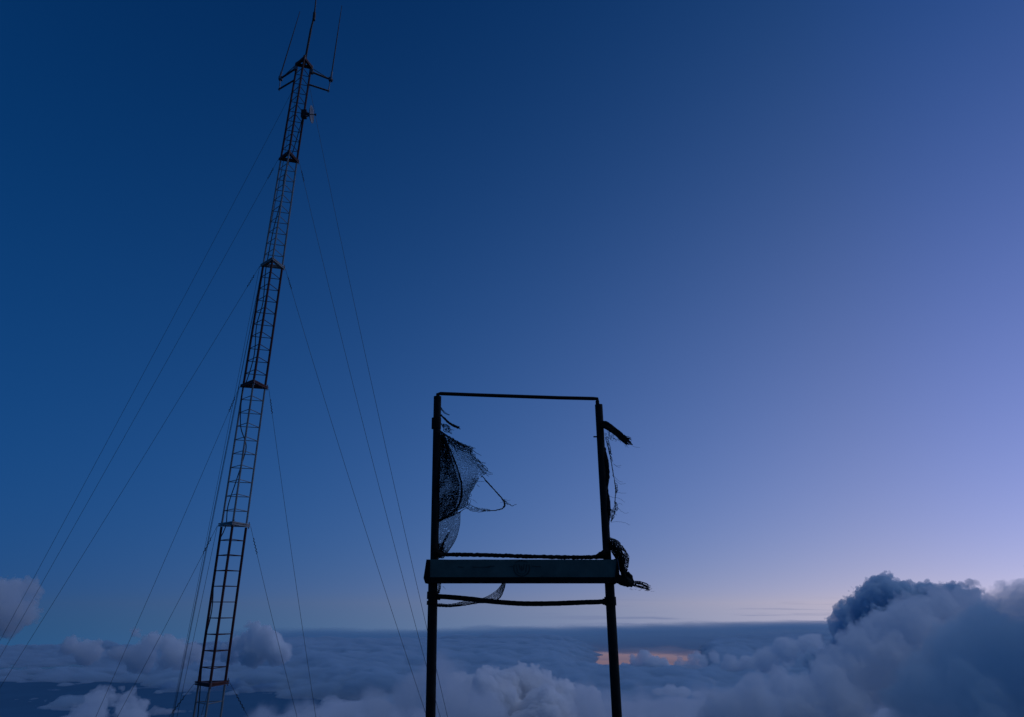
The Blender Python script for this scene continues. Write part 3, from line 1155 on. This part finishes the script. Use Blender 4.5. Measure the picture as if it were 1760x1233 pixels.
# hems, folds, cords and frayed ends
nt_ = Net()
rnd = random.Random(8)
for k in range(9):                                         # bundled upper hem
    o1 = rnd.uniform(-2.5, 3.0)
    nt_.curve([S(756, 742 + o1), S(770, 752 + o1, -.03), S(786, 761 + o1 * .9, -.04), S(800, 767 + o1 * .8, -.04), S(812 + rnd.uniform(-2, 5), 772 + o1, -.04)], .0022, .0010, 6, 1.6, k)
nt_.cloth([(757, 742), (775, 752), (795, 763), (812, 770)], [(757, 752), (773, 764), (790, 774), (811, 781)], 34, 9, .0013, lambda u, v: -.045, lambda u, v: .12, jit=.9, seed=12)
nt_.cloth([(757, 728), (760, 733), (762, 742)], [(768, 730), (773, 735), (776, 744)], 12, 12, .0013, lambda u, v: -.02, lambda u, v: .15, jit=1.0, seed=13)
for pts, r0, r1 in (
        ([(757, 702), (761, 707), (766, 712), (772, 714)], .0028, .0012),
        ([(757, 699), (762, 706), (768, 711), (773, 713.5)], .0014, .0008),
        ([(756, 713), (764, 719), (772, 727), (780, 732), (790, 735)], .0030, .0045),
        ([(757, 714), (763, 720), (770, 727), (779, 733), (788, 737)], .0030, .0030),
        ([(758, 713), (766, 721), (775, 728), (783, 732), (791, 738)], .0022, .0020),
        ([(770, 736), (775, 738), (780, 740)], .0018, .0008),
        ([(770, 742), (774, 745), (777, 746)], .0018, .0008),
        ([(812, 774), (819, 779), (828, 784)], .0016, .0007),
        ([(808, 780), (816, 787), (823, 793), (834, 797)], .0020, .0012),
        ([(812, 789), (822, 794), (833, 801), (838, 806)], .0015, .0009),
        ([(826, 800), (834, 806), (841, 812), (847, 814)], .0016, .0008),
        ([(820, 801), (828, 808), (831, 813)], .0022, .0012),
        ([(832, 813), (840, 815.5), (847, 816)], .0012, .0007),
        ([(805, 800), (815, 796), (825, 803), (832, 814)], .0010, .0008),
        ([(833, 824), (843, 835), (853, 846), (861, 855), (865, 862)], .0026, .0026),
        ([(833, 825), (844, 837), (854, 848), (862, 857), (866, 863)], .0018, .0018),
        ([(826, 818), (830, 820), (834, 825)], .0018, .0026),
        ([(862, 856), (867, 861), (871, 864)], .0022, .0008),
        ([(866, 861), (868, 868), (864, 874), (857, 876), (848, 877.5), (838, 878)], .0032, .0022),
        ([(866, 862), (866, 869), (862, 874.5), (855, 877)], .0022, .0022),
        ([(866, 866), (874, 867), (880, 870), (884, 868.5), (888, 867)], .0020, .0007),
        ([(868, 863), (876, 867), (879, 870)], .0012, .0006),
        ([(806, 868), (814, 871), (826, 876), (838, 878.5)], .0012, .0012),
        ([(800, 872), (812, 879), (826, 880), (840, 878)], .0012, .0012),
        ([(812, 824), (817, 829), (811, 834), (814, 840), (808, 844)], .0009, .0008),
        ([(806, 846), (810, 852), (805, 856), (809, 862), (805, 868)], .0009, .0008),
        ([(812, 832), (822, 828), (832, 828)], .0009, .0008),
        ([(764, 756), (776, 780), (786, 806), (793, 832), (793, 856), (786, 872), (770, 886), (755, 894)], .0030, .0042),
        ([(766, 758), (778, 783), (788, 810), (794.5, 836), (793, 858), (784, 874), (768, 888), (755, 895)], .0020, .0030),
        ([(792, 880), (780, 885), (768, 890), (755, 896)], .0022, .0044),
        ([(800, 874), (790, 880), (778, 886), (764, 891), (753, 896)], .0016, .0030),
        ([(770, 757), (778, 765), (784, 775), (786, 777)], .0030, .0010),
        ([(780, 762), (788, 768), (797, 773)], .0026, .0010)):
    nt_.curve([S(x, y, -.04) for x, y in pts], r0 * 1.25, r1 * 1.25, 7, 1.2, rnd.random() * 50)
for k in range(60):                                        # loose fibres round the hem
    x, y = rnd.choice([(775, 756), (790, 764), (805, 770), (820, 800), (812, 785), (833, 812), (808, 858), (866, 862), (765, 735), (812, 830)])
    x += rnd.uniform(-8, 8); y += rnd.uniform(-5, 5)
    a = rnd.uniform(-.3, 1.0)
    ln = rnd.uniform(3, 8)
    nt_.curve([S(x, y, -.04), S(x + ln * .5, y + ln * .5 * a + rnd.uniform(-1, 1), -.04), S(x + ln, y + ln * a, -.04)], .0008, .0005, 3)
nt_.build('frayed_hem', M['net'], flag)

# --- paler strip of netting hanging to the rail
low_ = empty('shade_net_tail', S(757, 958))
tag(low_, 'finer paler strip of netting hanging between the torn flag and the rope bound rail', 'netting')
nt_ = Net()
nt_.cloth([(754, 896), (755, 915), (754, 935), (752, 962)], [(791, 881), (790, 903), (783, 928), (768, 952)], 50, 24, .00085,
          lambda u, v: .04 + .02 * sin(v * 4), lambda u, v: .02, jit=.3, seed=21)
nt_.build('mesh_panel', M['net_lit'], low_)
nt_ = Net()
for k in range(7):
    o1 = rnd.uniform(-1.5, 1.5)
    nt_.curve([S(772 + o1, 915, 0), S(766 + o1, 926, 0), S(760 + o1, 938, 0), S(757 + o1, 952, 0)], .0010, .0028, 6, 1.0, k + 70)
nt_.curve([S(791, 881, .04), S(790, 903, .04), S(783, 928, .04), S(768, 952, .04)], .0012, .0012, 8)
nt_.cloth([(752, 935), (752, 950)], [(764, 935), (762, 955)], 12, 10, .0016, lambda u, v: -.01, jit=.8, seed=23)
nt_.cloth([(757, 955), (757, 960)], [(766, 955), (762, 960)], 5, 8, .0010, lambda u, v: .0, jit=.4, seed=24)
nt_.build('gathered_edge', M['net'], low_)

# --- strip looped under the board
strip = empty('netting_strip', S(800, 1040))
tag(strip, 'thin curved strip of netting looped under the board over the bent bar', 'netting')
nt_ = Net()
nt_.cloth([(751, 1037), (775, 1038.5), (800, 1033), (830, 1029), (850, 1019), (860, 1008), (864, 1000)],
          [(751, 1043), (775, 1043.5), (800, 1040.5), (830, 1036), (856, 1030), (865, 1015), (870, 1000)], 74, 7, .0012,
          lambda u, v: -.03, jit=.45, seed=31)
nt_.build('mesh_panel', M['net_lit'], strip)
nt_ = Net()
for k in range(6):
    o1 = rnd.uniform(-2.2, 2.2)
    nt_.curve([S(751, 1040 + o1, -.03), S(775, 1041 + o1, -.03), S(795, 1039 + o1 * .6, -.03)], .003, .0012, 6, .6, k + 90)
for k in range(4):
    o1 = rnd.uniform(-.6, .6)
    nt_.curve([S(775, 1043.5 + o1, -.03), S(800, 1040.5 + o1, -.03), S(815, 1037 + o1, -.03), S(840, 1036, -.03), S(858, 1029 + o1, -.03), S(866, 1014, -.03), S(869 + o1, 1000, -.03)], .0018, .0026, 8, .5, k + 99)
nt_.curve([S(800, 1034, -.03), S(830, 1028.5, -.03), S(850, 1018, -.03), S(860, 1008, -.03), S(865, 1000, -.03)], .0014, .0018, 8, .5, 98)
nt_.curve([S(761, 1008, 0), S(763, 1010, 0), S(766, 1013, 0)], .0008, .0006, 3)
nt_.cloth([(753, 1000), (753, 1012), (752, 1020)], [(758, 1000), (757, 1012), (755, 1020)], 16, 5, .0012, lambda u, v: 0, jit=.5, seed=33)
nt_.build('gathered_edge', M['net'], strip)

# --- tightly twisted bundle blown out from the top of the right post
bun = empty('netting_bundle', S(1037, 740))
tag(bun, 'thick twisted bundle of netting pointing outward near the top of the right post', 'netting')
nt_ = Net()
for k in range(64):
    a = rnd.uniform(-1.15, 1.15)
    bsp = lambda s: a * s
    e_ = rnd.uniform(-7, 7)
    nt_.curve([S(1033, 729 + a * 4, -.02 + rnd.uniform(-.012, .012)), S(1044, 732 + a * 5.2 + (a > 0) * 1.5, -.03 + rnd.uniform(-.012, .012)), S(1057, 742 + a * 5.6, -.03), S(1070, 753 + a * 6 + rnd.uniform(-.6, .6), -.03),
               S(1076 + rnd.uniform(-2, 10), 758 + a * 5 + rnd.uniform(-1, 3), -.03)], .0042, .0016, 6, 1.3, k)
nt_.build('twisted_core', M['net'], bun)
nt_ = Net()
for k in range(10):
    a = rnd.uniform(-2, 2)
    nt_.curve([S(1072, 752 + a, -.03), S(1080, 757 + a, -.03), S(1087 + rnd.uniform(-2, 2), 765 + a * .4, -.03)], .0016, .0011, 5, 1.0, k + 7)
nt_.curve([S(1086, 766, -.03), S(1091, 768.5, -.03), S(1100, 769.5, -.03)], .0009, .0006, 5)
for k in range(40):
    u = rnd.random()
    x, y = 1040 + 38 * u, 733 + 28 * u + rnd.choice((-6, 7)) + rnd.uniform(-1, 1)
    nt_.curve([S(x, y, -.03), S(x + rnd.uniform(1, 3), y + rnd.uniform(-1, 3), -.03), S(x + rnd.uniform(2, 5), y + rnd.uniform(-2, 4), -.03)], .0008, .0005, 3)
nt_.cloth([(1039, 744), (1048, 748), (1060, 756)], [(1040, 750), (1049, 755), (1058, 760)], 14, 5, .0010, lambda u, v: -.02, lambda u, v: .3, jit=1.2, seed=40)
nt_.build('frayed_end', M['net'], bun)

# --- thin thread of netting hanging alongside the right post
cord = empty('shredded_netting', S(1050, 893))
tag(cord, 'wispy cord of shredded netting bowed away from the right post at mid height', 'netting')
nt_ = Net()
path = [(1040, 752), (1044, 765), (1047, 780), (1051, 797), (1054, 815), (1057, 833), (1058, 848), (1057, 862), (1058, 873), (1055, 885), (1050, 896)]
for k in range(4):
    nt_.curve([S(x + rnd.uniform(-.8, .8), y, -.02) for x, y in path], .0011, .0011, 6, 1.3, k + 3)
nt_.cloth([(1041, 752), (1046, 770), (1050, 790)], [(1045, 752), (1050, 775), (1053.5, 796)], 22, 4, .0010, lambda u, v: -.02, lambda u, v: .15, jit=.5, seed=41)
nt_.cloth([(1056, 830), (1057, 840), (1058, 848)], [(1060, 832), (1062, 841), (1060, 848)], 12, 4, .0010, lambda u, v: -.02, lambda u, v: .1, jit=.5, seed=42)
nt_.cloth([(1056, 862), (1055, 870), (1050, 880)], [(1060, 864), (1063, 873), (1060, 879)], 12, 5, .0010, lambda u, v: -.02, lambda u, v: .1, jit=.5, seed=43)
nt_.cloth([(1047, 874), (1048, 886), (1050, 897)], [(1058, 880), (1056, 888), (1052, 895)], 10, 7, .0011, lambda u, v: -.02, lambda u, v: .1, jit=.6, seed=44)
nt_.curve([S(1045, 873, -.02), S(1053, 879, -.02), S(1060, 886, -.02)], .0022, .0010, 5, .8, 55)
for pts in ([(1060, 846), (1068, 847.5), (1076, 848)], [(1062, 873), (1068, 879), (1074, 882.5), (1080, 881.5)], [(1054, 797), (1060, 801), (1068, 800)],
            [(1055, 799), (1062, 803), (1066, 803)], [(1057, 825), (1066, 832), (1076, 831)], [(1058, 855), (1066, 858), (1074, 864)], [(1055, 818), (1062, 826), (1070, 829)],
            [(1046, 852), (1052, 855), (1057, 856)], [(1050, 898), (1062, 897), (1074, 899), (1083, 903)], [(1060, 868), (1066, 866), (1070, 869)]):
    nt_.curve([S(x, y, -.02) for x, y in pts], .0008, .0006, 6, .8, rnd.random() * 9)
nt_.build('shredded_thread', M['net_lit'], cord)
# rag wrapped round the middle of the right post
rough_tube('wrapped_rag', [S(1037, 770, -.0), S(1041.5, 800, -.0), S(1043.5, 812, -.0), S(1040.5, 835, -.0), S(1043.8, 862, -.0), S(1042.8, 905, -.0)],
           lambda u: 4.2 + 1.6 * sin(u * 9) ** 2, 1.2, M['rope'], cord, 10, 12, 60)

# --- ball of netting knotted at the right end of the board, with its tail
ball = empty('netting_knot', S(1070, 1000))
tag(ball, 'ballooned net caught at the right end of the board, ending in a frayed knotted tail', 'netting')
nt_ = Net()
nt_.cloth([(1049, 924), (1062, 930), (1073, 943), (1081, 957), (1080, 972), (1078, 985), (1083, 998)],
          [(1049, 934), (1052, 942), (1056, 950), (1060, 962), (1064, 975), (1068, 988), (1076, 1000)], 56, 19, .0017,
          lambda u, v: .02 - .08 * sin(v * pi), lambda u, v: .05, jit=.45, seed=51)
nt_.cloth([(1050, 930), (1062, 938), (1070, 950), (1074, 962), (1074, 980), (1080, 996)],
          [(1049, 944), (1055, 955), (1062, 965), (1066, 975), (1070, 990), (1078, 1001)], 44, 14, .0020,
          lambda u, v: .06, lambda u, v: .05, jit=.6, seed=52)
nt_.build('ballooned_mesh', M['net'], ball)
nt_ = Net()
for k in range(16):                                       # long folds gathering down to the knot
    a = rnd.random()
    nt_.curve([S(1050 + 6 * a, 948 + 4 * a), S(1060 + 8 * a, 964, -.03), S(1066 + 8 * a, 982, -.03), S(1080, 1001, -.03)], .0016, .0030, 6, 1.0, k)
nt_.build('gathered_folds', M['net'], ball)
rough_tube('knot', [S(1060, 994, -.03), S(1070, 998, -.03), S(1080, 1001, -.03), S(1088, 1006, -.03)], lambda u: 3.5 + 5.2 * sin(min(1, u * .75 + .2) * pi) , 2.2, M['net'], ball, 7, 12, 77)
rough_tube('knot', [S(1078, 984, -.03), S(1083, 991, -.03), S(1086, 1003, -.03)], lambda u: 2.5 + 2.0 * u, 1.6, M['net'], ball, 7, 10, 78)
nt_ = Net()
for k in range(26):
    a = rnd.uniform(-1, 1)
    nt_.curve([S(1083, 1004 + a * 3.5, -.03), S(1092, 1004 + a * 5, -.03), S(1102, 1006 + a * 5.5 + rnd.uniform(-1, 1), -.03), S(1112 + rnd.uniform(-6, 2), 1009 + a * 5 + rnd.uniform(-1, 1), -.03), S(1114 + rnd.uniform(-4, 5), 1012 + a * 4.5, -.03)], .0019, .0011, 6, 1.4, k + 30)
for k in range(26):
    x, y = rnd.uniform(1078, 1122), rnd.uniform(1006, 1016)
    y += (x - 1100) * .12
    nt_.curve([S(x, y, -.03), S(x + rnd.uniform(1, 3), y + rnd.uniform(-1, 1.5), -.03), S(x + rnd.uniform(3, 6), y + rnd.uniform(-1, 2), -.03)], .0007, .0005, 3)
nt_.build('frayed_tail', M['net'], ball)
